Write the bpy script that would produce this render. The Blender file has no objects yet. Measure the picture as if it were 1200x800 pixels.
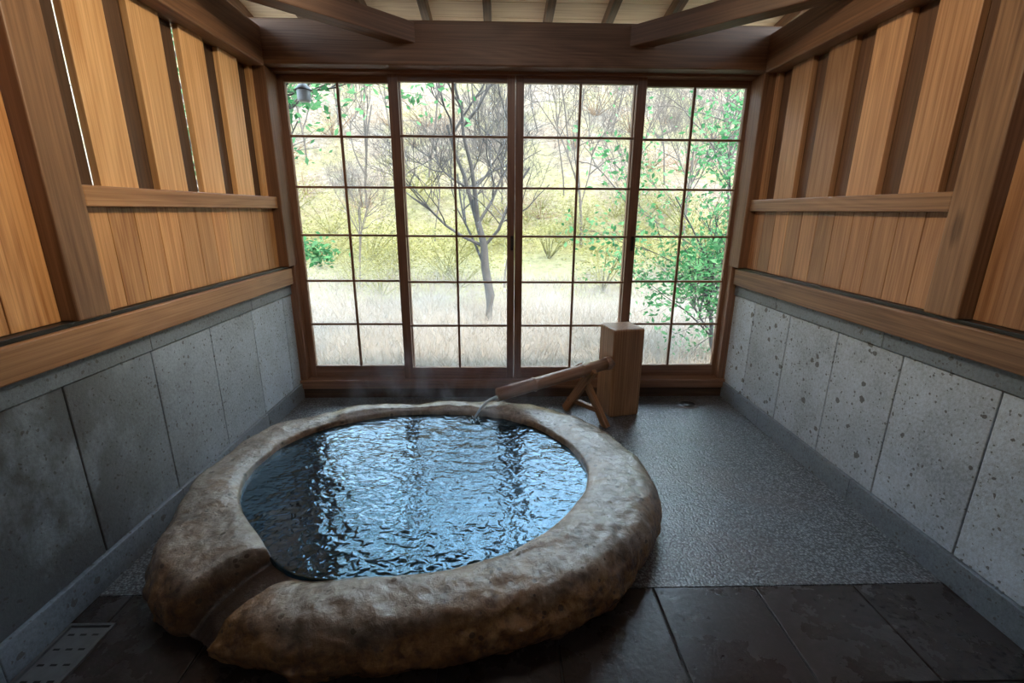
import bpy, math, random
from mathutils import Vector, Matrix, noise
random.seed(7)
S=bpy.context.scene
COL=S.collection
S.view_settings.view_transform='Standard'

# ------------------------------------------------------------------ node helpers
class NT:
    def __init__(s,name):
        s.m=bpy.data.materials.new(name); s.m.use_nodes=True
        s.t=s.m.node_tree; s.t.nodes.clear()
        s.out=s.t.nodes.new('ShaderNodeOutputMaterial')
    def n(s,typ,ins=None,**props):
        nd=s.t.nodes.new(typ)
        for k,v in props.items(): setattr(nd,k,v)
        if ins:
            for k,v in ins.items():
                if isinstance(v,bpy.types.NodeSocket): s.t.links.new(v,nd.inputs[k])
                else: nd.inputs[k].default_value=v
        return nd
    def math(s,op,a,b=0.0,c=0.0,clamp=False):
        nd=s.n('ShaderNodeMath',{0:a,1:b,2:c},operation=op); nd.use_clamp=clamp
        return nd.outputs[0]
    def vscale(s,v,sc):
        return s.n('ShaderNodeMapping',{'Vector':v,'Scale':sc}).outputs[0]
    def ramp(s,f,stops,interp='LINEAR'):
        nd=s.n('ShaderNodeValToRGB',{0:f}); cr=nd.color_ramp; cr.interpolation=interp
        while len(cr.elements)<len(stops): cr.elements.new(0.5)
        for e,(p,c) in zip(cr.elements,stops):
            e.position=p; e.color=(*c,1) if len(c)==3 else c
        return nd.outputs[0]
    def mix(s,f,a,b,blend='MIX'):
        nd=s.t.nodes.new('ShaderNodeMix'); nd.data_type='RGBA'; nd.blend_type=blend
        for k,v in ((0,f),(6,a),(7,b)):
            if isinstance(v,bpy.types.NodeSocket): s.t.links.new(v,nd.inputs[k])
            else:
                nd.inputs[k].default_value=v if k==0 else ((*v,1) if len(v)==3 else v)
        return nd.outputs[2]
    def noise(s,v,scale,detail=4,rough=.55,dist=0):
        return s.n('ShaderNodeTexNoise',{'Vector':v,'Scale':scale,'Detail':detail,'Roughness':rough,'Distortion':dist}).outputs[0]
    def maprange(s,v,a,b,c=0.0,d=1.0):
        return s.n('ShaderNodeMapRange',{0:v,1:a,2:b,3:c,4:d}).outputs[0]
    def bump(s,h,strength,dist,normal=None):
        i={'Height':h,'Strength':strength,'Distance':dist}
        if normal is not None: i['Normal']=normal
        return s.n('ShaderNodeBump',i).outputs[0]
    def bsdf(s,color,rough,normal=None,**kw):
        i={'Base Color':(color if isinstance(color,bpy.types.NodeSocket) else (*color,1)),'Roughness':rough}
        if normal is not None: i['Normal']=normal
        for k,v in kw.items(): i[k.replace('_',' ')]=v
        b=s.n('ShaderNodeBsdfPrincipled',i)
        s.t.links.new(b.outputs[0],s.out.inputs[0]); return b
    def obj(s): return s.n('ShaderNodeTexCoord').outputs['Object']
    def pos(s): return s.n('ShaderNodeNewGeometry').outputs['Position']

def wood(name,dark,light,rough=.5,var=.5,knots=False):
    m=NT(name)
    g=m.n('ShaderNodeAttribute',attribute_name='gc').outputs['Vector']
    r=m.n('ShaderNodeAttribute',attribute_name='rnd').outputs['Fac']
    n1=m.noise(m.vscale(g,(1.4,110,110)),1,5,.65)
    n0=m.noise(m.vscale(g,(.45,5,5)),1,2,.4)
    w=m.math('PINGPONG',m.math('MULTIPLY',n0,18.0),.5)
    n3=m.noise(m.vscale(g,(.8,3,3)),1,3)
    f=m.math('ADD',m.math('MULTIPLY',n1,.62),m.math('MULTIPLY',w,.16))
    f=m.math('ADD',f,m.math('MULTIPLY',n3,.35))
    c=m.ramp(f,[(.38,dark),(.53,tuple((a+b)/2 for a,b in zip(dark,light))),(.68,light)])
    v=m.math('ADD',m.math('MULTIPLY',r,var),1-var/2)
    c=m.n('ShaderNodeHueSaturation',{'Color':c,'Value':v}).outputs[0]
    if knots:
        vo=m.n('ShaderNodeTexVoronoi',{'Vector':m.vscale(g,(2.2,7,7)),'Scale':1.0})
        k=m.maprange(vo.outputs['Distance'],.08,.17,1,0)
        c=m.mix(m.math('MULTIPLY',k,.6),c,tuple(x*.4 for x in dark))
    m.bsdf(c,rough,m.bump(n1,.2,.003))
    return m.m

W_LIGHT=wood('cedar_light',(.50,.25,.095),(.86,.54,.27),.45,.35)
W_LLOW =wood('cedar_lower',(.36,.15,.05),(.76,.42,.18),.45,.55)
W_MID  =wood('cedar_mid',(.22,.10,.042),(.46,.25,.12),.45,.3)
W_RIGHT=wood('cedar_brown',(.26,.125,.06),(.54,.31,.165),.45,.55)
W_RLOW =wood('cedar_brown_lower',(.24,.105,.048),(.54,.29,.145),.45,.6)
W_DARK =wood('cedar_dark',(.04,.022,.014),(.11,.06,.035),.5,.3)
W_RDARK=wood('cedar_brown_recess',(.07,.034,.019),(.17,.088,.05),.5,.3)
W_POST =wood('post_wood',(.14,.07,.036),(.35,.195,.105),.5,.2,True)
W_BEAM =wood('beam_wood',(.10,.048,.024),(.26,.13,.068),.5,.2)
W_FRAME=wood('window_frame_wood',(.14,.068,.042),(.31,.165,.10),.38,.15)
W_CEIL =wood('ceiling_boards',(.66,.45,.28),(.95,.75,.52),.6,.2)
W_BLOCK=wood('spout_post_wood',(.17,.08,.035),(.50,.27,.135),.4,.12,True)

def stone(name,base,stain_dim=False):
    m=NT(name); o=m.pos()
    r=m.n('ShaderNodeAttribute',attribute_name='rnd').outputs['Fac']
    n=m.noise(o,4,6,.65); nf=m.noise(o,90,4,.7)
    f=m.math('ADD',m.math('MULTIPLY',n,.45),m.math('MULTIPLY',nf,.55))
    d=tuple(x*.6 for x in base); l=tuple(min(1,x*1.3) for x in base)
    c=m.ramp(f,[(.34,d),(.5,base),(.66,l)])
    dv=m.n('ShaderNodeTexNoise',{'Vector':o,'Scale':40.0}).outputs['Color']
    ov=m.n('ShaderNodeVectorMath',{0:o,1:m.n('ShaderNodeVectorMath',{0:dv,'Scale':.02},operation='SCALE').outputs[0]},operation='ADD').outputs[0]
    v=m.n('ShaderNodeTexVoronoi',{'Vector':ov,'Scale':24.0})
    rr=m.n('ShaderNodeSeparateColor',{0:v.outputs['Color']}).outputs[0]
    k=m.math('LESS_THAN',v.outputs['Distance'],m.math('MULTIPLY',m.math('POWER',rr,9.0),.38))
    v2=m.n('ShaderNodeTexVoronoi',{'Vector':ov,'Scale':70.0})
    r2=m.n('ShaderNodeSeparateColor',{0:v2.outputs['Color']}).outputs[1]
    k2=m.math('LESS_THAN',v2.outputs['Distance'],m.math('MULTIPLY',m.math('POWER',r2,3.5),.42))
    k=m.math('MAXIMUM',m.math('MULTIPLY',k,.9),m.math('MULTIPLY',k2,.85))
    c=m.mix(m.math('MULTIPLY',k,.88),c,(.075,.07,.07))
    vv=m.math('ADD',m.math('MULTIPLY',r,.3),.85)
    c=m.n('ShaderNodeHueSaturation',{'Color':c,'Value':vv}).outputs[0]
    if stain_dim:
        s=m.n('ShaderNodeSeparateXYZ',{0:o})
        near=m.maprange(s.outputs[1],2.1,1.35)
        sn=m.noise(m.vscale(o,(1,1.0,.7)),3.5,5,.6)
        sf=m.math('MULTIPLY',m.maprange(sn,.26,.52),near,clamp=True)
        c=m.mix(m.math('MULTIPLY',sf,.86),c,(.045,.045,.044))  # moss stain, with the wall's dimness towards the camera painted in
    h=m.math('SUBTRACT',f,m.math('MULTIPLY',k,.9))
    m.bsdf(c,.48,m.bump(h,.6,.006))
    return m.m
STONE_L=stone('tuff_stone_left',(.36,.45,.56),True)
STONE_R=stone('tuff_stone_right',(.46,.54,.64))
STONE_D=stone('tuff_stone_course',(.18,.22,.27))

def mat_pebble():
    m=NT('pebble_floor'); o=m.pos()
    v=m.n('ShaderNodeTexVoronoi',{'Vector':o,'Scale':118.0,'Randomness':.8})
    d=v.outputs['Distance']
    rr=m.n('ShaderNodeSeparateColor',{0:v.outputs['Color']}).outputs[0]
    c=m.ramp(rr,[(0,(.13,.145,.165)),(.5,(.19,.21,.235)),(.9,(.27,.29,.31)),(1,(.38,.39,.40))])
    edge=m.maprange(d,.36,.60)
    c=m.mix(m.math('MULTIPLY',edge,.85),c,(.02,.024,.03))
    big=m.noise(o,1.6,4,.6)
    c=m.mix(m.maprange(big,.47,.66,0,.5),c,(.11,.07,.065))
    h=m.math('SUBTRACT',1.0,m.math('POWER',d,2.0))
    m.bsdf(c,.32,m.bump(h,.8,.0035),Coat_Weight=.7,Coat_Roughness=.24,Coat_Normal=m.bump(h,.4,.003)); return m.m
PEB=mat_pebble()

def mat_slate():
    m=NT('slate_tile'); o=m.pos()
    r=m.n('ShaderNodeAttribute',attribute_name='rnd').outputs['Fac']
    n=m.noise(o,4,6,.65); nf=m.noise(o,40,5,.7)
    f=m.math('ADD',m.math('MULTIPLY',n,.4),m.math('MULTIPLY',nf,.6))
    c=m.ramp(f,[(.3,(.018,.014,.014)),(.55,(.040,.033,.032)),(.8,(.075,.065,.063))])
    c=m.n('ShaderNodeHueSaturation',{'Color':c,'Value':m.math('ADD',m.math('MULTIPLY',r,.5),.75)}).outputs[0]
    m.bsdf(c,m.maprange(n,.35,.65,.20,.34),m.bump(f,.5,.005)); return m.m
SLATE=mat_slate()
def plain(name,c,rough=.5,**kw):
    m=NT(name); o=m.obj(); n=m.noise(o,25,3)
    col=m.ramp(n,[(.3,tuple(x*.85 for x in c)),(.7,tuple(min(1,x*1.1) for x in c))])
    m.bsdf(col,rough,**kw); return m.m
GROUT=plain('grout',(.03,.03,.03),.8)
BLACK=plain('black_metal',(.012,.012,.012),.4)
STEEL=plain('stainless_steel',(.30,.30,.31),.36,Metallic=.9)

def mat_rock():
    m=NT('bath_rock'); o=m.pos(); s=m.n('ShaderNodeSeparateXYZ',{0:o})
    wet=m.n('ShaderNodeAttribute',attribute_name='rnd').outputs['Fac']
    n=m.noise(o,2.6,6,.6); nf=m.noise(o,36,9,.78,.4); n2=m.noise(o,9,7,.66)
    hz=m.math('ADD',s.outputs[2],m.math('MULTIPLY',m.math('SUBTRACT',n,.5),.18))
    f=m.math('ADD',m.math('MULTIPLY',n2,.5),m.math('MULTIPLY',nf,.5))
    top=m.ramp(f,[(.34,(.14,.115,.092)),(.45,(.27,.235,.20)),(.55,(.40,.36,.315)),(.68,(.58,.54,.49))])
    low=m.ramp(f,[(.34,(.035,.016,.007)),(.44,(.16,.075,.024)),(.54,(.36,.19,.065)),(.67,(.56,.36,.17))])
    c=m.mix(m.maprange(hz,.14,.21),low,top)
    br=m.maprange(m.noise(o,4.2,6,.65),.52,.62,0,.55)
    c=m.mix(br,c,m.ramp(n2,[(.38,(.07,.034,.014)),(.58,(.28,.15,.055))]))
    v=m.n('ShaderNodeTexVoronoi',{'Vector':o,'Scale':40.0})
    k=m.math('LESS_THAN',v.outputs['Distance'],m.math('MULTIPLY',m.math('POWER',m.n('ShaderNodeSeparateColor',{0:v.outputs['Color']}).outputs[0],5.0),.4))
    c=m.mix(m.math('MULTIPLY',k,.7),c,(.03,.022,.016))
    c=m.mix(m.math('MULTIPLY',wet,.92),c,(.018,.011,.011))
    h=m.math('SUBTRACT',m.math('ADD',m.math('MULTIPLY',nf,.5),n2),m.math('MULTIPLY',k,.5))
    m.bsdf(c,.36,m.bump(h,.85,.020),Coat_Weight=1.0,Coat_Roughness=.10,Coat_IOR=1.6,Coat_Normal=m.bump(h,.4,.012)); return m.m
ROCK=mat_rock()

def mat_water():
    m=NT('bath_water'); o=m.pos()
    a=m.noise(m.vscale(o,(1.0,1.3,1)),28,1,.4,.5)
    b=m.noise(o,10,1,.4,.2)
    h=m.math('ADD',a,m.math('MULTIPLY',b,.9))
    m.bsdf((.004,.018,.032),.10,m.bump(h,.22,.020),IOR=1.95,Specular_Tint=(.42,.75,1,1))
    return m.m
WATER=mat_water()

def mat_glass():
    m=NT('window_glass')
    t=m.n('ShaderNodeBsdfTransparent',{0:(.98,.985,.985,1)}); g=m.n('ShaderNodeBsdfGlossy',{'Roughness':.01})
    fr=m.n('ShaderNodeFresnel',{'IOR':1.3}).outputs[0]
    x=m.n('ShaderNodeMixShader',{0:fr,1:t.outputs[0],2:g.outputs[0]})
    m.t.links.new(x.outputs[0],m.out.inputs[0]); return m.m
GLASS=mat_glass()

# ------------------------------------------------------------------ mesh builder
class MB:
    def __init__(s): s.v=[];s.f=[];s.g=[];s.r=[];s.sm=[]
    def box(s,x0,x1,y0,y1,z0,z1,M=None,taper=None):
        b=len(s.v); r=random.random(); off=Vector((random.random()*20,random.random()*20,random.random()*20))
        sz=(abs(x1-x0),abs(y1-y0),abs(z1-z0)); order=sorted(range(3),key=lambda i:-sz[i])
        for x in (x0,x1):
            for y in (y0,y1):
                for z in (z0,z1):
                    p=Vector((x,y,z)); s.g.append(Vector((p[order[0]],p[order[1]],p[order[2]]))+off)
                    if M is not None: p=M@p
                    s.v.append(p); s.r.append(r)
        for q in ((0,1,3,2),(4,6,7,5),(0,4,5,1),(2,3,7,6),(0,2,6,4),(1,5,7,3)):
            s.f.append([b+i for i in q]); s.sm.append(False)
    def bar(s,p,q,w,h,up=Vector((0,0,1))):
        p=Vector(p);q=Vector(q);d=(q-p);L=d.length;d.normalize()
        sx=d.cross(up).normalized(); u=sx.cross(d)
        M=Matrix.Translation(p)@Matrix((sx,d,u)).transposed().to_4x4()
        s.box(-w/2,w/2,0,L,-h/2,h/2,M)
    def tube(s,pts,rad,n=8,cap=True,smooth=True,up=Vector((0,0,1))):
        b=len(s.v); off=Vector((random.random()*20,)*3); r=random.random(); L=0
        for i,p in enumerate(pts):
            p=Vector(p)
            d=(Vector(pts[min(i+1,len(pts)-1)])-Vector(pts[max(i-1,0)])).normalized()
            a=d.cross(up)
            if a.length<.05: a=d.cross(Vector((1,0,0)))
            a.normalize(); c=d.cross(a)
            if i: L+=(p-Vector(pts[i-1])).length
            for k in range(n):
                t=2*math.pi*k/n
                s.v.append(p+(a*math.cos(t)+c*math.sin(t))*rad[i]); s.g.append(Vector((L,math.cos(t)*rad[i],math.sin(t)*rad[i]))+off); s.r.append(r)
        for i in range(len(pts)-1):
            for k in range(n):
                k2=(k+1)%n
                s.f.append([b+i*n+k,b+i*n+k2,b+(i+1)*n+k2,b+(i+1)*n+k]); s.sm.append(smooth)
        if cap:
            s.f.append([b+k for k in range(n)][::-1]); s.sm.append(False)
            s.f.append([b+(len(pts)-1)*n+k for k in range(n)]); s.sm.append(False)
    def lathe(s,prof,c=(0,0,0),n=24,smooth=True):
        b=len(s.v); c=Vector(c); r=random.random()
        for (rr,z) in prof:
            for k in range(n):
                t=2*math.pi*k/n; p=c+Vector((rr*math.cos(t),rr*math.sin(t),z)); s.v.append(p); s.g.append(Vector((z,p.x,p.y))); s.r.append(r)
        for i in range(len(prof)-1):
            for k in range(n):
                k2=(k+1)%n; s.f.append([b+i*n+k,b+i*n+k2,b+(i+1)*n+k2,b+(i+1)*n+k]); s.sm.append(smooth)
    def build(s,name,mat,loc=(0,0,0),parent=None,bevel=0,kind=None,label=None,category=None,group=None,fix=True):
        loc=Vector(loc); me=bpy.data.meshes.new(name)
        me.from_pydata([tuple(Vector(v)-loc) for v in s.v],[],s.f)
        me.materials.append(mat)
        if s.g:
            a=me.attributes.new('gc','FLOAT_VECTOR','POINT'); a.data.foreach_set('vector',[c for v in s.g for c in v])
        if s.r:
            a=me.attributes.new('rnd','FLOAT','POINT'); a.data.foreach_set('value',s.r)
        me.polygons.foreach_set('use_smooth',s.sm); me.update()
        if fix:
            import bmesh
            bm=bmesh.new(); bm.from_mesh(me); bmesh.ops.recalc_face_normals(bm,faces=bm.faces); bm.to_mesh(me); bm.free()
        o=bpy.data.objects.new(name,me); COL.objects.link(o)
        o.location=loc-(parent.location if parent else Vector((0,0,0)))
        if parent: o.parent=parent
        if bevel:
            md=o.modifiers.new('bevel','BEVEL'); md.width=bevel; md.segments=2; md.limit_method='ANGLE'; md.angle_limit=.6
        tag(o,kind,label,category,group); return o
def tag(o,kind=None,label=None,category=None,group=None):
    for k,v in (('kind',kind),('label',label),('category',category),('group',group)):
        if v: o[k]=v
def empty(name,loc,**kw):
    o=bpy.data.objects.new(name,None); o.empty_display_size=.1; o.location=loc; COL.objects.link(o); tag(o,**kw); return o

# ------------------------------------------------------------------ camera
H=1.22; F=545.0
psi=math.radians(1.6); th=math.radians(15.7); roll=math.radians(.35)
fw=Vector((math.sin(psi)*math.cos(th),math.cos(psi)*math.cos(th),-math.sin(th)))
rt=Vector((math.cos(psi),-math.sin(psi),0)); up=rt.cross(fw)
r2=rt*math.cos(roll)+up*math.sin(roll); u2=-rt*math.sin(roll)+up*math.cos(roll)
cam=bpy.data.cameras.new('camera'); cam.sensor_width=36; cam.lens=F/1200*36; cam.clip_start=.02; cam.clip_end=300
co=bpy.data.objects.new('camera',cam); COL.objects.link(co)
co.matrix_world=Matrix.Translation((0,0,H))@Matrix((r2,u2,-fw)).transposed().to_4x4()
S.camera=co

XL=-1.32; XR=1.53; YB=2.95; YN=-1.2
# ------------------------------------------------------------------ floor
b=MB(); b.box(XL-.2,XR+.2,1.275,3.12,-.12,0)
floor=b.build('floor',PEB,kind='structure')
b=MB(); b.box(XL-.2,XR+.2,YN-.1,1.275,-.12,-.006)
b.build('grout_bed',GROUT,parent=floor)
b=MB(); xs=[-1.545,-1.20,-.86,-.52,-.17,.17,.515,.86,1.20,1.73]; ys=[1.275,.93,.59,.25,-.1,-.45,-.8,-1.3]
for i in range(len(xs)-1):
    for j in range(len(ys)-1):
        b.box(xs[i]+.003,xs[i+1]-.003,ys[j+1]+.003,ys[j]-.003,-.03,.0)
b.build('slate_paving',SLATE,parent=floor,bevel=.003)

# ------------------------------------------------------------------ side walls
def side(name,sx,X,joints,stm,upm,lowm,slits,PY):
    def bx(b,a0,a1,y0,y1,z0,z1):
        x0=X-sx*a0; x1=X-sx*a1
        b.box(min(x0,x1),max(x0,x1),y0,y1,z0,z1)
    b=MB(); bx(b,-.14,-.045,YN-.1,3.0,-.1,1.24)
    wall=b.build(name,GROUT,kind='structure')
    b=MB()
    for i in range(len(joints)-1):
        bx(b,-.045,0,joints[i]+.0025,joints[i+1]-.0025,.11,.70)
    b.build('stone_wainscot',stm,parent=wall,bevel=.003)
    b=MB()
    L=joints[0]
    while L<YB:
        e=min(L+.74,YB); bx(b,-.045,.012,L+.001,e-.001,0,.108); L=e
    b.build('stone_base_course',STONE_D,parent=wall,bevel=.003)
    b=MB(); L=joints[0]
    while L<YB:
        e=min(L+.74,YB); bx(b,-.045,.008,L+.001,e-.001,.703,.772); L=e
    b.build('stone_cap_course',STONE_D,parent=wall,bevel=.003)
    b=MB(); y=PY
    while y<2.85:
        e=min(y+.118,2.86); bx(b,-.04,-.005,y+.001,e-.001,.885,1.225); y=e
    b.build('lower_cladding',lowm,parent=wall,bevel=.0025)
    b=MB(); y=YN
    while y<PY-.13:
        e=min(y+.19,PY-.125); bx(b,-.05,-.02+(.012 if int(y*10)%2 else 0),y+.002,e-.002,.885,1.98); y=e
    b.build('tall_cladding',lowm,parent=wall,bevel=.0025)
    st=[1.40,1.685,1.97,2.255,2.54]
    b=MB()
    for s_ in st[1:]+[2.825]: bx(b,-.045,-.018,s_,min(s_+.17,2.87),1.28,1.98)
    b.build('upper_cladding',upm,parent=wall,bevel=.002)
    b=MB()
    for i,s_ in enumerate([1.60]+st[1:]):
        a=(s_+.15) if i else PY-.02
        e=(st[i+1] if i+1<len(st) else 2.825)
        e = e-.002 if i in slits else e+.02
        bx(b,-.065,-.046,a,e,1.28,1.98)
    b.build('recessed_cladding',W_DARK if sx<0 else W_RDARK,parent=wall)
    return wall,bx
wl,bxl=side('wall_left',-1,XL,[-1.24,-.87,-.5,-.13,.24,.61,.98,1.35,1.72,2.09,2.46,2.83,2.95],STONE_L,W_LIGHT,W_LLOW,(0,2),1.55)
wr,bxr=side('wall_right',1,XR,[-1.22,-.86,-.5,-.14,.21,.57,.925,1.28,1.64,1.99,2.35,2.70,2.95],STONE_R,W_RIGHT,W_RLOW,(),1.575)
tn=[0]
def trim(fn,mat,bevel=.005):
    tn[0]+=1; b=MB(); fn(b); return b.build('trim_%d'%tn[0],mat,kind='structure',bevel=bevel)
for bx,PY in ((bxl,1.55),(bxr,1.575)):
    trim(lambda b:bx(b,-.045,.035,YN,YB-.02,.772,.87),W_MID if bx is bxl else W_POST)
    trim(lambda b:bx(b,-.045,.018,YN,YB-.03,.87,.884),BLACK,.001)
    trim(lambda b:bx(b,-.045,.03,PY,2.86,1.225,1.29),W_MID if bx is bxl else W_POST)
    trim(lambda b:bx(b,-.045,.032,PY-.125,PY,.884,1.96),W_POST)
    trim(lambda b:bx(b,-.06,.05,2.86,2.99,.884,1.97),W_BEAM)
    trim(lambda b:bx(b,-.08,.06,YN,2.84,1.96,2.15),W_BEAM,.008)
trim(lambda b:b.box(XL-.3,XR+.3,2.84,2.99,1.975,2.19),W_BEAM,.008)
trim(lambda b:b.box(XL-.04,XR+.04,2.935,3.075,1.962,1.99),W_FRAME,.002)
trim(lambda b:b.box(XL-.04,XR+.04,2.93,3.075,.068,.128),W_FRAME)
trim(lambda b:b.box(XL-.04,XR+.04,2.945,3.075,0,.066),W_DARK,.003)
trim(lambda b:b.box(XL-.06,XL+.045,2.945,3.07,.128,1.965),W_FRAME)
trim(lambda b:b.box(XR-.045,XR+.05,2.945,3.07,.128,1.965),W_FRAME)
trim(lambda b:b.bar((-.46,2.90,2.13),(-1.40,1.96,2.13),.10,.10),W_BEAM)
trim(lambda b:b.bar((.72,2.90,2.13),(1.60,2.02,2.13),.10,.10),W_BEAM)
b=MB(); y=XL-.2
while y<XR+.2: b.box(y+.002,y+.198,YN-.15,YN-.1,0,2.95); y+=.2
b.build('wall_rear',W_MID,kind='structure')
# ceiling
sl=.17
def cz(y): return 2.26+(3.0-y)*sl
R=Matrix.Translation((0,3.0,2.26))@Matrix.Rotation(-math.atan(sl),4,'X')
b=MB(); y=.40
while y>-4.3:
    b.box(XL-.55,XR+.55,y-.148,y,.055,.08,R); y-=.15
b.build('ceiling',W_CEIL,kind='structure',bevel=.002)
for x in (-1.44,-1.10,-.755,-.41,-.065,.28,.625,.97,1.315,1.66):
    trim(lambda b:b.box(x-.0225,x+.0225,-4.3,.38,-.012,.055,R),W_BEAM,.003)
for X in (XL-.07,XR+.05):
    tn[0]+=1; b=MB()
    x0,x1=X,X+.02
    pts=[(YN,2.15),(2.0,2.15),(2.0,cz(2.0)),(YN,cz(YN))]
    b.v=[Vector((x,p[0],p[1])) for x in (x0,x1) for p in pts]; b.g=[Vector((v.y,v.z,v.x)) for v in b.v]; b.r=[.5]*8
    b.f=[[0,1,2,3],[7,6,5,4],[0,4,5,1],[1,5,6,2],[2,6,7,3],[3,7,4,0]]; b.sm=[False]*6
    b.build('trim_%d'%tn[0],W_DARK,kind='structure')

# ------------------------------------------------------------------ windows
gz0,gz1=.205,1.925
doors=[(-1.29,-.575,-1.238,-.637,3.01),(-.635,.094,-.58,.048,2.965),(.096,.855,.144,.80,2.965),(.795,1.50,.85,1.465,3.01)]
for i,(x0,x1,g0,g1,y) in enumerate(doors):
    b=MB(); t=.032
    b.box(x0,g0,y,y+t,.128,1.965); b.box(g1,x1,y,y+t,.128,1.965)
    b.box(g0,g1,y,y+t,.128,gz0); b.box(g0,g1,y,y+t,gz1,1.965)
    for k in range(1,6):
        z=gz0+(gz1-gz0)*k/6; b.box(g0,g1,y+.004,y+t-.010,z-.0065,z+.0065)
    xm=(g0+g1)/2; b.box(xm-.007,xm+.007,y+.003,y+t-.011,gz0,gz1)
    w=b.build('window_%d'%(i+1),W_FRAME,loc=(xm,y,.128),kind='structure',bevel=.002)
    b=MB(); b.box(g0,g1,y+.014,y+.017,gz0,gz1); b.build('glass',GLASS,loc=(xm,y,.2),parent=w)
    hx={0:g1+.01,1:g1+.03,2:g1+.035,3:g0-.01}[i]
    b=MB()
    b.box(hx-.009,hx+.009,y-.006,y,.98,1.07); b.box(hx-.004,hx+.004,y-.014,y-.006,1.0,1.05)
    b.build('pull_handle',BLACK,loc=(hx,y,1.0),parent=w,bevel=.003)

# ------------------------------------------------------------------ rock bath
C=Vector((-.32,1.72))
outer=[(-1.12,1.253),(-1.20,1.508),(-1.235,1.87),(-1.14,2.16),(-.87,2.37),(-.41,2.43),(.08,2.42),(.44,2.25),(.605,1.94),(.64,1.574),(.53,1.345),(.32,1.14),(.04,1.01),(-.2,.953),(-.534,.945),(-.80,1.0),(-1.01,1.12)]
inner=[(-.98,1.562),(-1.027,1.81),(-.96,2.04),(-.69,2.25),(-.30,2.31),(.109,2.20),(.314,1.938),(.36,1.70),(.24,1.42),(.064,1.254),(-.17,1.157),(-.426,1.15),(-.62,1.185),(-.824,1.361)]
def polar(pts):
    L=sorted((math.atan2(p[1]-C.y,p[0]-C.x)%(2*math.pi),math.hypot(p[0]-C.x,p[1]-C.y)) for p in pts); n=len(L)
    def f(t):
        t%=2*math.pi
        i=n-1
        for k in range(n):
            if L[k][0]<=t: i=k
        if t<L[0][0]: i=-1
        def g(j):
            q,m=divmod(j,n); return L[m][0]+q*2*math.pi,L[m][1]
        p0,p1,p2,p3=g(i-1),g(i),g(i+1),g(i+2)
        u=(t-p1[0])/(p2[0]-p1[0])
        m1=(p2[1]-p0[1])/(p2[0]-p0[0])*(p2[0]-p1[0]); m2=(p3[1]-p1[1])/(p3[0]-p1[0])*(p2[0]-p1[0])
        return (2*u**3-3*u*u+1)*p1[1]+(u**3-2*u*u+u)*m1+(-2*u**3+3*u*u)*p2[1]+(u**3-u*u)*m2
    return f
RO=polar(outer); RI=polar(inner)
def cat(P,m):
    out=[]
    for i in range(len(P)-1):
        p0=P[max(i-1,0)];p1=P[i];p2=P[i+1];p3=P[min(i+2,len(P)-1)]
        for k in range(m):
            u=k/m; out.append(tuple(.5*((2*p1[j])+(-p0[j]+p2[j])*u+(2*p0[j]-5*p1[j]+4*p2[j]-p3[j])*u*u+(-p0[j]+3*p1[j]-3*p2[j]+p3[j])*u**3) for j in range(2)))
    out.append(P[-1]); return out
def ss(e): e=max(0,min(1,e)); return e*e*(3-2*e)
n=760; V=[];Fc=[];WET=[]
G0=Vector((-.655,1.225)); G1=Vector((-.90,1.0)); gd=(G1-G0).normalized(); gn=Vector((-gd.y,gd.x)); gl=(G1-G0).length
for a in range(n):
    t=2*math.pi*a/n; ro=RO(t); ri=RI(t); w=ro-ri
    prof=cat([(ro-.05,-.002),(ro-.010,.04),(ro,.085),(ro-.020,.145),(ro-.20*w,.188),(ro-.44*w,.202),(ri+.25*w,.205),(ri+.02,.197),(ri+.001,.180),(ri,.12),(ri+.005,.05)],10)
    cs,sn=math.cos(t),math.sin(t); M=len(prof)
    for k,(r,z) in enumerate(prof):
        p=Vector((C.x+r*cs,C.y+r*sn,z))
        fade=min(1,max(0,(r-ri)/(.2*w)))
        rid=.5-abs(noise.noise(p*6.0+Vector((5,1,2))))*2.2
        rid2=.4-abs(noise.noise(p*15+Vector((2,8,2))))*2.2
        rough=.5+.35*ss((C.y-p.y)/.5)
        d=noise.noise(p*3.0)*.026+(noise.noise(p*7)*.018+noise.noise(p*20)*.009+noise.noise(p*45)*.0045+noise.noise(p*90)*.002+rid*.012+rid2*.005)*rough
        q=Vector((p.x,p.y,max(0,z)))
        outd=max(0,1-z/.2)
        q.x+=cs*d*fade*(.4+outd); q.y+=sn*d*fade*(.4+outd)
        q.x+=noise.noise(p*9)*.008*(1-fade); q.y+=noise.noise(p*9+Vector((7,7,7)))*.008*(1-fade)
        if z>.03: q.z+=d*.6*fade+noise.noise(p*14)*.003
        q2=Vector((q.x,q.y))-G0; al=q2.dot(gd); sd_=q2.dot(gn)+.012*math.sin(al*12)
        if q.z>.05:
            q.z-=.050*ss((q.z-.05)/.1)*ss(1-(sd_-.03)/.30)*ss((sd_+.02)/.05)*ss((al+.2)/.15)
        pe=abs(sd_); wet=0
        if al>-.10:
            gz=.150-.135*max(0,min(1,al/gl))**1.4
            wd=.044+.012*max(0,al/gl)
            e=ss((pe-wd)/.028)
            if q.z>gz: q.z=gz+(q.z-gz)*e
            if al>gl*.65:
                back=(1-e)*min(.03,(al-gl*.65)*.5); q.x-=cs*back; q.y-=sn*back
            wet=(1-ss((pe-wd)/.035))*ss((al+.10)/.06)
        V.append(q); WET.append(wet)
for a in range(n):
    a2=(a+1)%n
    for k in range(M-1): Fc.append([a*M+k,a*M+k+1,a2*M+k+1,a2*M+k])
Fc.append([a*M+M-1 for a in range(n)][::-1]); Fc.append([a*M for a in range(n)])
b=MB(); b.v=V; b.f=Fc; b.r=WET; b.sm=[True]*(len(Fc)-2)+[False]*2
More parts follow.
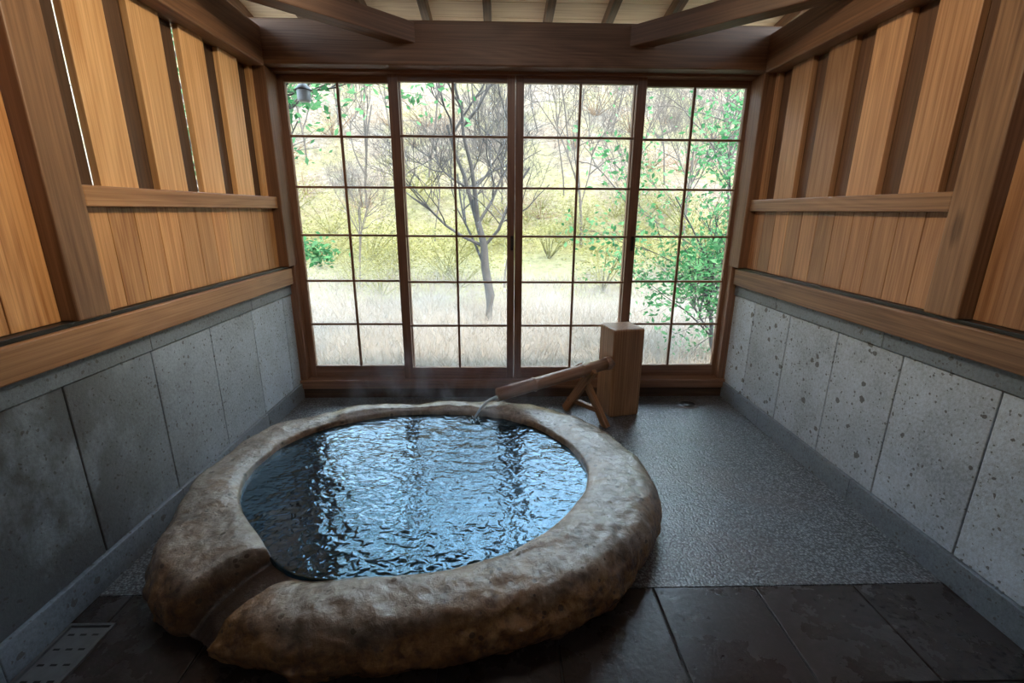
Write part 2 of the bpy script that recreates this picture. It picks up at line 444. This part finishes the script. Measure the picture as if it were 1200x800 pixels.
tub=b.build('stone_bath',ROCK,loc=(C.x,C.y,0),label='round rough brown rock hot spring bath with overflow notch',category='bath')
# water
SP=Vector((-.135,2.25))
n=260;m=80;V=[];Fc=[]
for j in range(1,m+1):
    for a in range(n):
        t=2*math.pi*a/n; r=(RI(t)+.009)*j/m; x=C.x+r*math.cos(t); y=C.y+r*math.sin(t)
        rp=math.hypot(x-SP.x,y-SP.y)
        z=.163+.0018*noise.noise(Vector((x*6,y*9,0)))+.002*math.cos(rp*80)*math.exp(-rp*6)
        V.append((x,y,z))
V.append((C.x,C.y,.163)); ci=len(V)-1
for j in range(m-1):
    for a in range(n):
        a2=(a+1)%n; Fc.append([j*n+a,(j+1)*n+a,(j+1)*n+a2,j*n+a2])
for a in range(n): Fc.append([ci,a,(a+1)%n])
bl=len(V)
for a in range(n):
    x,y,z=V[(m-1)*n+a]; V.append((x,y,.06))
for a in range(n):
    a2=(a+1)%n; Fc.append([(m-1)*n+a,bl+a,bl+a2,(m-1)*n+a2])
Fc.append([bl+a for a in range(n)][::-1])
b=MB(); b.v=[Vector(v) for v in V]; b.f=Fc; b.sm=[True]*len(Fc)
b.build('bath_water',WATER,loc=(C.x,C.y,.06),label='rippling dark blue hot spring water filling the bath',category='water')

# ------------------------------------------------------------------ spout, post, trestle, stream
PC=Vector((.745,2.72,0))
post=empty('spout_post',PC,label='square reddish wood post holding the bamboo spout',category='post')
RZ=Matrix.Translation(PC)@Matrix.Rotation(math.radians(14),4,'Z')
b=MB(); b.box(-.10,.10,-.10,.10,0,.555,RZ); b.build('block',W_BLOCK,loc=PC,parent=post,bevel=.014)
mb=NT('bamboo_brown'); g=mb.n('ShaderNodeAttribute',attribute_name='gc').outputs['Vector']
nn=mb.noise(mb.vscale(g,(3,60,60)),1,4); mb.bsdf(mb.ramp(nn,[(.3,(.20,.105,.07)),(.7,(.46,.29,.20))]),.28,mb.bump(nn,.1,.002))
BAM=mb.m
A=Vector((.675,2.635,.350)); E=Vector((-.01,2.33,.268)); d=(A-E).normalized()
sp=empty('bamboo_spout',A,label='brown bamboo water spout pouring into the bath',category='spout')
pts=[];rad=[]; L=(A-E).length
for t,r in ((0,.037),(.28,.036),(.285,.038),(.295,.042),(.305,.038),(.31,.036),(.5,.035),(.70,.035),(.705,.037),(.715,.041),(.725,.037),(.73,.035),(1,.035)):
    pts.append(E+d*L*t); rad.append(r)
pin=[E+d*.10,E+d*.001,E]; rin=[.030,.030,.036]
b=MB(); b.tube(pin+pts[1:],rin+rad[1:],28,cap=True); b.build('pipe',BAM,loc=A,parent=sp)
b=MB(); b.tube([E+d*.004,E+d*.095],[.0296,.0296],24,cap=True); b.build('mouth_shade',BLACK,loc=E,parent=sp,label='black plug painting the shade inside the pipe mouth')  # solid black plug stands in for the shade inside the pipe
b=MB(); k=A-d*.05; b.tube([k,k+d*.012,k+d*.03],[.038,.041,.039],20); b.build('collar',BAM,loc=A,parent=sp)
tr=empty('spout_trestle',(.51,2.60,0),label='small wooden trestle legs propping the bamboo spout',category='stand')
for p,q in (((.625,2.47,.0),(.475,2.655,.33)),((.42,2.74,.0),(.545,2.54,.335))):
    p=Vector(p);q=Vector(q)
    b=MB(); b.bar(p,q,.055,.026,up=d); b.build('leg',W_BLOCK,loc=p,parent=tr,bevel=.003)
b=MB(); b.bar((.60,2.50,.09),(.435,2.715,.085),.028,.028); b.build('crossbar',W_BLOCK,loc=(.5,2.6,.06),parent=tr,bevel=.003)
ms=NT('stream_water'); ms.bsdf((.62,.78,.90),.06,IOR=1.5,Alpha=.85)
b=MB(); P=[];Rr=[]
for i in range(18):
    t=i/17; P.append(Vector((E.x-.005-(E.x-.005-SP.x)*t**.8,E.y-(E.y-SP.y)*t**.8,.254-.012*t-.078*t*t))); Rr.append(.009-.003*t+.0012*math.sin(i*2.1))
b.tube(P,Rr,10)
for i in range(10):
    an=i*.63; b.tube([Vector((SP.x+.02*math.cos(an),SP.y+.02*math.sin(an),.160)),Vector((SP.x+.03*math.cos(an),SP.y+.03*math.sin(an),.168+.005*math.sin(i*3)))],[.005,.002],6)
b.build('water_stream',ms.m,loc=P[-1],label='thin clear stream of water falling from the spout',category='water')

# ------------------------------------------------------------------ drains
gx0,gx1,gy0,gy1=-1.30,-1.165,.80,1.16
gr=empty('floor_drain_grate',((gx0+gx1)/2,(gy0+gy1)/2,0),label='rectangular stainless steel perforated drain cover in the floor',category='drain')
b=MB(); b.box(gx0+.012,gx1-.012,gy0+.012,gy1-.012,0,.005); b.build('cover',STEEL,loc=gr.location,parent=gr,bevel=.001)
b=MB(); b.box(gx0,gx0+.008,gy0,gy1,0,.009); b.box(gx1-.008,gx1,gy0,gy1,0,.009); b.box(gx0+.008,gx1-.008,gy1-.008,gy1,0,.009); b.box(gx0+.008,gx1-.008,gy0,gy0+.008,0,.009)
b.build('frame',STEEL,loc=gr.location,parent=gr)
for i in range(7):
    for j in range(3):
        cx=gx0+.033+j*.035; cy=gy0+.035+i*.048
        b=MB(); b.box(cx-.009,cx+.009,cy-.003,cy+.003,.0052,.0061)
        b.build('slot',BLACK,loc=(cx,cy,.005),parent=gr,bevel=.0004)
dr=empty('round_floor_drain',(1.235,2.80,0),label='small round metal floor drain in the pebbled floor',category='drain')
b=MB(); b.lathe([(0.0,.004),(.044,.004),(.054,.008),(.06,0)],dr.location); b.build('rim',STEEL,loc=dr.location,parent=dr)
b=MB(); b.lathe([(0.0,.007),(.047,.0068),(.048,.004)],dr.location); b.build('strainer',BLACK,loc=dr.location,parent=dr)

# ------------------------------------------------------------------ outdoors
def gh(x,y):
    z=-.38
    if y>8.5: z+=(y-8.5)*.18+max(0,y-11.5)*.42
    z+=noise.noise(Vector((x*.25,y*.25,0)))*.35*min(1,max(0,(y-4)/5))
    return z
K=.32
def kc(c): return tuple(x*K for x in c)
V=[];Fc=[];nx,ny=90,90
for j in range(ny+1):
    for i in range(nx+1):
        x=-40+80*i/nx; y=-6+46*j/ny
        V.append(Vector((x,y,gh(x,y))))
for j in range(ny):
    for i in range(nx): a=j*(nx+1)+i; Fc.append([a,a+1,a+nx+2,a+nx+1])
m=NT('hillside'); o=m.pos(); s_=m.n('ShaderNodeSeparateXYZ',{0:o})
n1=m.noise(o,.6,5,.6); n2=m.noise(o,5,9,.8); n3=m.noise(o,1.6,6,.7)
grass=m.ramp(n2,[(.3,kc((.70,.56,.43))),(.7,kc((.90,.77,.62)))])
yel=m.ramp(n2,[(.36,kc((.30,.28,.07))),(.5,kc((.72,.66,.20))),(.62,kc((.98,.92,.38)))])
brn=m.ramp(n2,[(.36,kc((.24,.17,.11))),(.47,kc((.54,.41,.28))),(.57,kc((.78,.65,.47))),(.68,kc((.98,.89,.74)))])
org=m.ramp(n2,[(.36,kc((.34,.18,.09))),(.62,kc((.92,.62,.38)))])
brn=m.mix(m.maprange(n3,.52,.64,0,.6),brn,org)
brn=m.mix(m.maprange(n1,.46,.60,0,.7),brn,yel)
yy=m.math('ADD',s_.outputs[1],m.math('MULTIPLY',m.math('SUBTRACT',n3,.5),6.0))
c=m.mix(m.maprange(yy,7.8,9.4),grass,yel); c=m.mix(m.maprange(yy,11.8,14.2),c,brn)
m.bsdf(c,.9,m.bump(n2,.8,.3))
b=MB(); b.v=V;b.f=Fc;b.sm=[True]*len(Fc)
b.build('ground',m.m,kind='structure',label='grassy hillside with dry autumn grass and leaf litter',category='ground',fix=False)

def bark(name,c):
    m=NT(name); o=m.obj(); n=m.noise(m.vscale(o,(12,12,3)),2,5)
    m.bsdf(m.ramp(n,[(.3,tuple(x*.6 for x in c)),(.7,tuple(x*1.3 for x in c))]),.85); return m.m
BK_D=bark('dark_bark',(.045,.04,.037)); BK_G=bark('grey_bark',(.075,.06,.048))
def branch(b,p,d,L,r,dep,rnd,upb=.12,nk=4,tips=None,wig=.2,rmin=.0025):
    pts=[p];rad=[r];q=p.copy();seg=4 if dep>1 else 3; dd=d.copy()
    for i in range(seg):
        dd=(dd+Vector((rnd.uniform(-1,1),rnd.uniform(-1,1),rnd.uniform(-1,1)+upb))*wig).normalized()
        q=q+dd*L/seg; pts.append(q.copy()); rad.append(r*(1-.5*(i+1)/seg))
    b.tube(pts,rad,6 if r>.03 else (4 if r>.008 else 3),cap=False)
    if tips is not None and dep<=1: tips.append((pts[-1],dd.copy())); tips.append((pts[1],dd.copy()))
    if dep==0: return
    for k in range(nk):
        t=rnd.uniform(.3,1); i=min(seg-1,int(t*seg)); bp=pts[i].lerp(pts[i+1],t*seg-i)
        ax=Vector((rnd.uniform(-1,1),rnd.uniform(-1,1),rnd.uniform(-.5,.9))).normalized()
        nd=(dd*.75+ax*.85+Vector((0,0,upb))).normalized()
        branch(b,bp,nd,L*rnd.uniform(.55,.8),max(rmin,r*rnd.uniform(.42,.6)),dep-1,rnd,upb,nk,tips,wig,rmin)
def tree(seed,h,r,dep,nk=4):
    rnd=random.Random(seed); b=MB(); branch(b,Vector((0,0,-.05)),Vector((rnd.uniform(-.12,.12),0,1)).normalized(),h,r,dep,rnd,.15,nk,wig=.25,rmin=.0035); return b
rnd=random.Random(11); b=MB()
tp=[Vector(p) for p in ((0,0,-.1),(.03,0,.35),(-.04,.02,.75),(-.05,0,1.05),(-.13,0,1.35))]
b.tube(tp,[.085,.068,.058,.05,.042],8,cap=False)
for dd,L,r,k in (((-.35,.1,1),1.3,.034,4),((.15,0,1),1.5,.036,4),((.7,-.1,.9),1.2,.024,3),((-.9,0,.6),1.2,.023,3),((.35,.2,1.1),1.4,.026,4),((-.6,.2,1),1.4,.022,2)):
    branch(b,tp[k]-Vector((0,0,.02)),Vector(dd).normalized(),L,r,4,rnd,.18,4,wig=.28,rmin=.0024)
b.build('bare_tree',BK_D,loc=(0,0,0),label='dark leafless tree with forked trunk standing in dry grass',category='tree').location=(-.16,6.5,gh(-.16,6.5))
vars_=[]
for i in range(4):
    b=tree(20+i,2.4,.05,5,4)
    vars_.append(b.build('bare_tree.%03d'%(i+1),BK_G,fix=False))
rnd=random.Random(5); pl=[]
tries=0
while len(pl)<30 and tries<6000:
    tries+=1
    y=rnd.uniform(9.0,18); x=(rnd.uniform(-.6,.64)*y+.3)
    if all(math.hypot(x-a,y-b_)>1.9 for a,b_ in pl): pl.append((x,y))
for i,(x,y) in enumerate(pl):
    if i<4: o=vars_[i]
    else: o=vars_[i%4].copy(); COL.objects.link(o)
    s_=rnd.uniform(.6,1.1); o.location=(x,y,gh(x,y)-.05); o.rotation_euler=(0,0,rnd.uniform(0,6.28)); o.scale=(s_*.7,s_*.7,s_*rnd.uniform(1.0,1.3))
    tag(o,label='bare grey leafless tree on the autumn hillside',category='tree',group='bare hillside trees')

def leafmat(name,a,c,tr=.4):
    m=NT(name); r=m.n('ShaderNodeAttribute',attribute_name='rnd').outputs['Fac']
    col=m.ramp(r,[(0,kc(a)),(1,kc(c))])
    d=m.n('ShaderNodeBsdfDiffuse',{0:col}); t=m.n('ShaderNodeBsdfTranslucent',{0:col})
    x=m.n('ShaderNodeMixShader',{0:tr,1:d.outputs[0],2:t.outputs[0]}); m.t.links.new(x.outputs[0],m.out.inputs[0]); return m.m
LF_G=leafmat('green_leaf',(.07,.36,.12),(.48,1.0,.46)); LF_Y=leafmat('yellow_green_leaf',(.42,.40,.10),(1.0,.95,.38)); LF_O=leafmat('rust_leaf',(.50,.28,.13),(1.0,.68,.42))
LF_D=leafmat('dry_grass',(.80,.65,.50),(.96,.82,.66))
def leaf(b,p,size,rnd):
    a=Vector((rnd.gauss(0,1),rnd.gauss(0,1),rnd.gauss(0,.6))).normalized(); c=a.cross(Vector((rnd.gauss(0,1),rnd.gauss(0,1),rnd.gauss(0,1)))).normalized()
    k=len(b.v); r=rnd.random()
    for q in (p,p+a*size*.5+c*size*.24,p+a*size,p+a*size*.5-c*size*.24): b.v.append(q); b.g.append(q); b.r.append(r)
    b.f.append([k,k+1,k+2,k+3]); b.sm.append(False)
def shrub(seed,nl,size):
    rnd=random.Random(seed); b=MB()
    cl=[Vector((rnd.uniform(-.9,.9),rnd.uniform(-.6,.6),rnd.uniform(.05,1.0))) for _ in range(14)]
    for i in range(nl):
        c=rnd.choice(cl); v=Vector((rnd.gauss(0,.24),rnd.gauss(0,.24),rnd.gauss(0,.2))); p=c+v; p.z=max(0.0,p.z)
        leaf(b,p,size,rnd)
    for c in cl: b.tube([Vector((0,0,0)),c*.5+Vector((0,0,.1)),c+Vector((0,0,.15))],[.015,.010,.004],4,cap=False)
    return b
sv=[shrub(50+i,1200,.055).build('shrub' if i==0 else 'shrub.%03d'%i,LF_Y,fix=False) for i in range(3)]
so=[shrub(60+i,600,.05).build('rust_shrub' if i==0 else 'rust_shrub.%03d'%i,LF_O,fix=False) for i in range(2)]
rnd=random.Random(9)
def scatter(vs,N,ya,yb,sa,sb,lab,grp,cat):
    for i in range(N):
        o=vs[i] if i<len(vs) else vs[i%len(vs)].copy()
        if i>=len(vs): COL.objects.link(o)
        y=rnd.uniform(ya,yb); x=((i*.618+.13)%1*1.25-.62)*y+.3; s_=rnd.uniform(sa,sb)
        o.location=(x,y,gh(x,y)-.05); o.rotation_euler=(0,0,rnd.uniform(0,6.28)); o.scale=(s_*1.2,s_*1.2,s_)
        tag(o,label=lab,category=cat,group=grp)
scatter(sv,54,8.6,14.0,.5,1.1,'leafy yellow-green autumn shrub on the hillside','yellow-green hillside shrubs','shrub')
scatter(so,24,12.5,19,.6,1.3,'rust-orange autumn shrub on the hillside','rust hillside shrubs','shrub')
rnd=random.Random(3); b=MB()
for i in range(20000):
    y=rnd.uniform(4.0,9.8); x=rnd.uniform(-.62,.66)*y+.2; z=gh(x,y)-.03; h=rnd.uniform(.08,.28)*(1+.5*(y>8.5)*rnd.random()); a=rnd.uniform(0,3.14); w=.006+.004*rnd.random()
    dx,dy=math.cos(a)*w,math.sin(a)*w; lx,ly=rnd.gauss(0,.12),rnd.gauss(0,.12); k=len(b.v); r=rnd.random()
    for q in ((x-dx,y-dy,z),(x+dx,y+dy,z),(x+lx,y+ly,z+h)): b.v.append(Vector(q)); b.g.append(Vector(q)); b.r.append(r)
    b.f.append([k,k+1,k+2]); b.sm.append(False)
b.build('dry_grass',LF_D,kind='stuff',label='pale beige dry grass covering the field',category='grass',fix=False)
def leafy(base,chains,label,nleaf,size,seed,spread=.16,extra=()):
    rnd=random.Random(seed); e=empty('leafy_tree',base,label=label,category='tree'); b=MB(); tips=[]
    base=Vector(base)
    for (p,q,r) in chains:
        branch(b,base+Vector(p),(Vector(q)-Vector(p)).normalized(),(Vector(q)-Vector(p)).length,r,3,rnd,.02,4,tips)
    for (pp,nl) in extra:
        b.tube([Vector(x) for x in pp],[.012-.008*i/(len(pp)-1) for i in range(len(pp))],5,cap=False)
    b.build('trunk',BK_D,loc=base,parent=e,fix=False)
    lf=MB()
    for i in range(nleaf):
        t,dd=rnd.choice(tips); leaf(lf,t+Vector((rnd.gauss(0,1),rnd.gauss(0,1),rnd.gauss(0,.8)))*spread*.5,size*rnd.uniform(.6,1.2),rnd)
    for (pp,nl) in extra:
        t=Vector(pp[-1])
        for i in range(nl): leaf(lf,t+Vector((rnd.gauss(0,.11)-.04,rnd.gauss(0,.08),rnd.gauss(0,.055))),size*rnd.uniform(.5,1.0),rnd)
    lf.build('foliage',LF_G,loc=base,parent=e,fix=False)
zb=gh(2.35,4.8)
leafy((2.35,4.8,zb),[((0,0,0),(-.1,0,1.0),.03),((0,0,.1),(-.35,-.1,1.1),.018),((-.05,0,.8),(.15,0,1.9),.018),((0,0,.5),(-.4,.1,1.8),.012),((0,0,.2),(.4,0,.9),.018),((0,0,.2),(-.5,0,.7),.012)],'green broadleaf evergreen tree growing beside the window',5000,.065,31)
zb=gh(-2.75,5.0)
leafy((-2.75,5.0,zb),[((0,0,0),(.05,0,1.6),.05),((.05,0,1.5),(.1,0,2.6),.04),((.1,0,2.5),(1.2,0,2.95),.014),((.1,0,2.5),(.9,.0,2.75),.012)],'evergreen tree with leafy branch hanging over the window',3200,.085,33,.18,
  extra=[([(-2.70,5.0,zb+1.2),(-2.35,4.85,zb+1.42),(-2.0,4.7,zb+1.36),(-1.72,4.6,zb+1.20)],300)])
lo=Vector((-1.27,3.38,1.925))
la=empty('hanging_lantern',lo,label='small grey metal lantern hanging under the eave',category='lantern')
b=MB(); b.lathe([(0.0,.085),(.018,.08),(.054,.042),(.056,.038),(.05,.038)],lo); b.build('cap',BLACK,loc=lo,parent=la)
b=MB(); b.lathe([(.042,.038),(.042,-.015),(.034,-.028),(0,-.028)],lo); b.build('lamp_shade',plain('frosted_glass',(.20,.21,.22),.5),loc=lo,parent=la)
b=MB(); b.tube([lo+Vector((0,0,.075)),lo+Vector((0,0,.26))],[.005,.005],8); b.build('rod',BLACK,loc=lo,parent=la)

# mist over the field and steam over the bath
mm=NT('mist'); o=mm.pos(); s_=mm.n('ShaderNodeSeparateXYZ',{0:o})
den=mm.math('MULTIPLY',mm.maprange(s_.outputs[2],.5,-.3,0.006,.10),mm.maprange(mm.noise(o,.8,2),.35,.65,.5,1.3))
vs=mm.n('ShaderNodeVolumeScatter',{'Color':(.94,.88,.79,1),'Density':den,'Anisotropy':.1}); mm.t.links.new(vs.outputs[0],mm.out.inputs['Volume'])
b=MB(); b.box(-7,8,4.2,10.5,-.9,3.2); b.build('mist',mm.m,loc=(.3,6.8,-.9),kind='stuff',label='thin pale mist lying low over the grass',category='mist')
mm=NT('steam'); o=mm.pos(); s_=mm.n('ShaderNodeSeparateXYZ',{0:o})
den=mm.math('MULTIPLY',mm.maprange(s_.outputs[2],.62,.2,0,1.0),mm.maprange(mm.noise(mm.vscale(o,(1,1,.6)),6,3,.6,1.0),.48,.72,0,3.0))
ex=mm.math('MULTIPLY',mm.maprange(mm.math('ABSOLUTE',mm.math('SUBTRACT',s_.outputs[0],-.3)),.3,.6,1,0),mm.maprange(mm.math('ABSOLUTE',mm.math('SUBTRACT',s_.outputs[1],2.2)),.15,.3,1,0))
vs=mm.n('ShaderNodeVolumeScatter',{'Color':(.97,.98,1,1),'Density':mm.math('MULTIPLY',den,ex),'Anisotropy':.5}); mm.t.links.new(vs.outputs[0],mm.out.inputs['Volume'])
b=MB(); b.box(-.9,.3,1.9,2.5,.24,.64); b.build('steam',mm.m,loc=(-.3,2.2,.24),kind='stuff',label='faint wisps of steam rising from the hot water',category='steam')

# ------------------------------------------------------------------ light
w=bpy.data.worlds.new('world'); S.world=w; w.use_nodes=True; nt=w.node_tree
bg=nt.nodes['Background']; bg.inputs[0].default_value=(.64,.83,1.0,1); bg.inputs[1].default_value=9.2
sd=bpy.data.lights.new('sun','SUN'); sd.energy=12; sd.angle=.05; sd.color=(1,.86,.68)
so_=bpy.data.objects.new('sun',sd); COL.objects.link(so_); so_.rotation_euler=Vector((-.35,.55,-1.0)).to_track_quat('-Z','Y').to_euler()
for i,(p,t,e) in enumerate((((.45,1.3,2.35),(-1.32,1.9,1.50),125),((-.25,1.3,2.35),(1.53,1.95,1.40),80))):
    ld=bpy.data.lights.new('wall_fill','SPOT'); ld.energy=e; ld.color=(1,.80,.53); ld.spot_size=math.radians(68); ld.spot_blend=1.0; ld.shadow_soft_size=.08  # unseen spots added to warm and brighten the wood walls
    o=bpy.data.objects.new('wall_fill',ld); COL.objects.link(o); o.location=p; o.rotation_euler=(Vector(t)-Vector(p)).to_track_quat('-Z','Y').to_euler()
ld=bpy.data.lights.new('room_fill','AREA'); ld.shape='DISK'; ld.size=.5; ld.energy=5; ld.color=(1,.90,.78)  # unseen fill light added overhead to lift the interior
lo_=bpy.data.objects.new('room_fill',ld); COL.objects.link(lo_); lo_.location=(-.1,1.75,2.42)
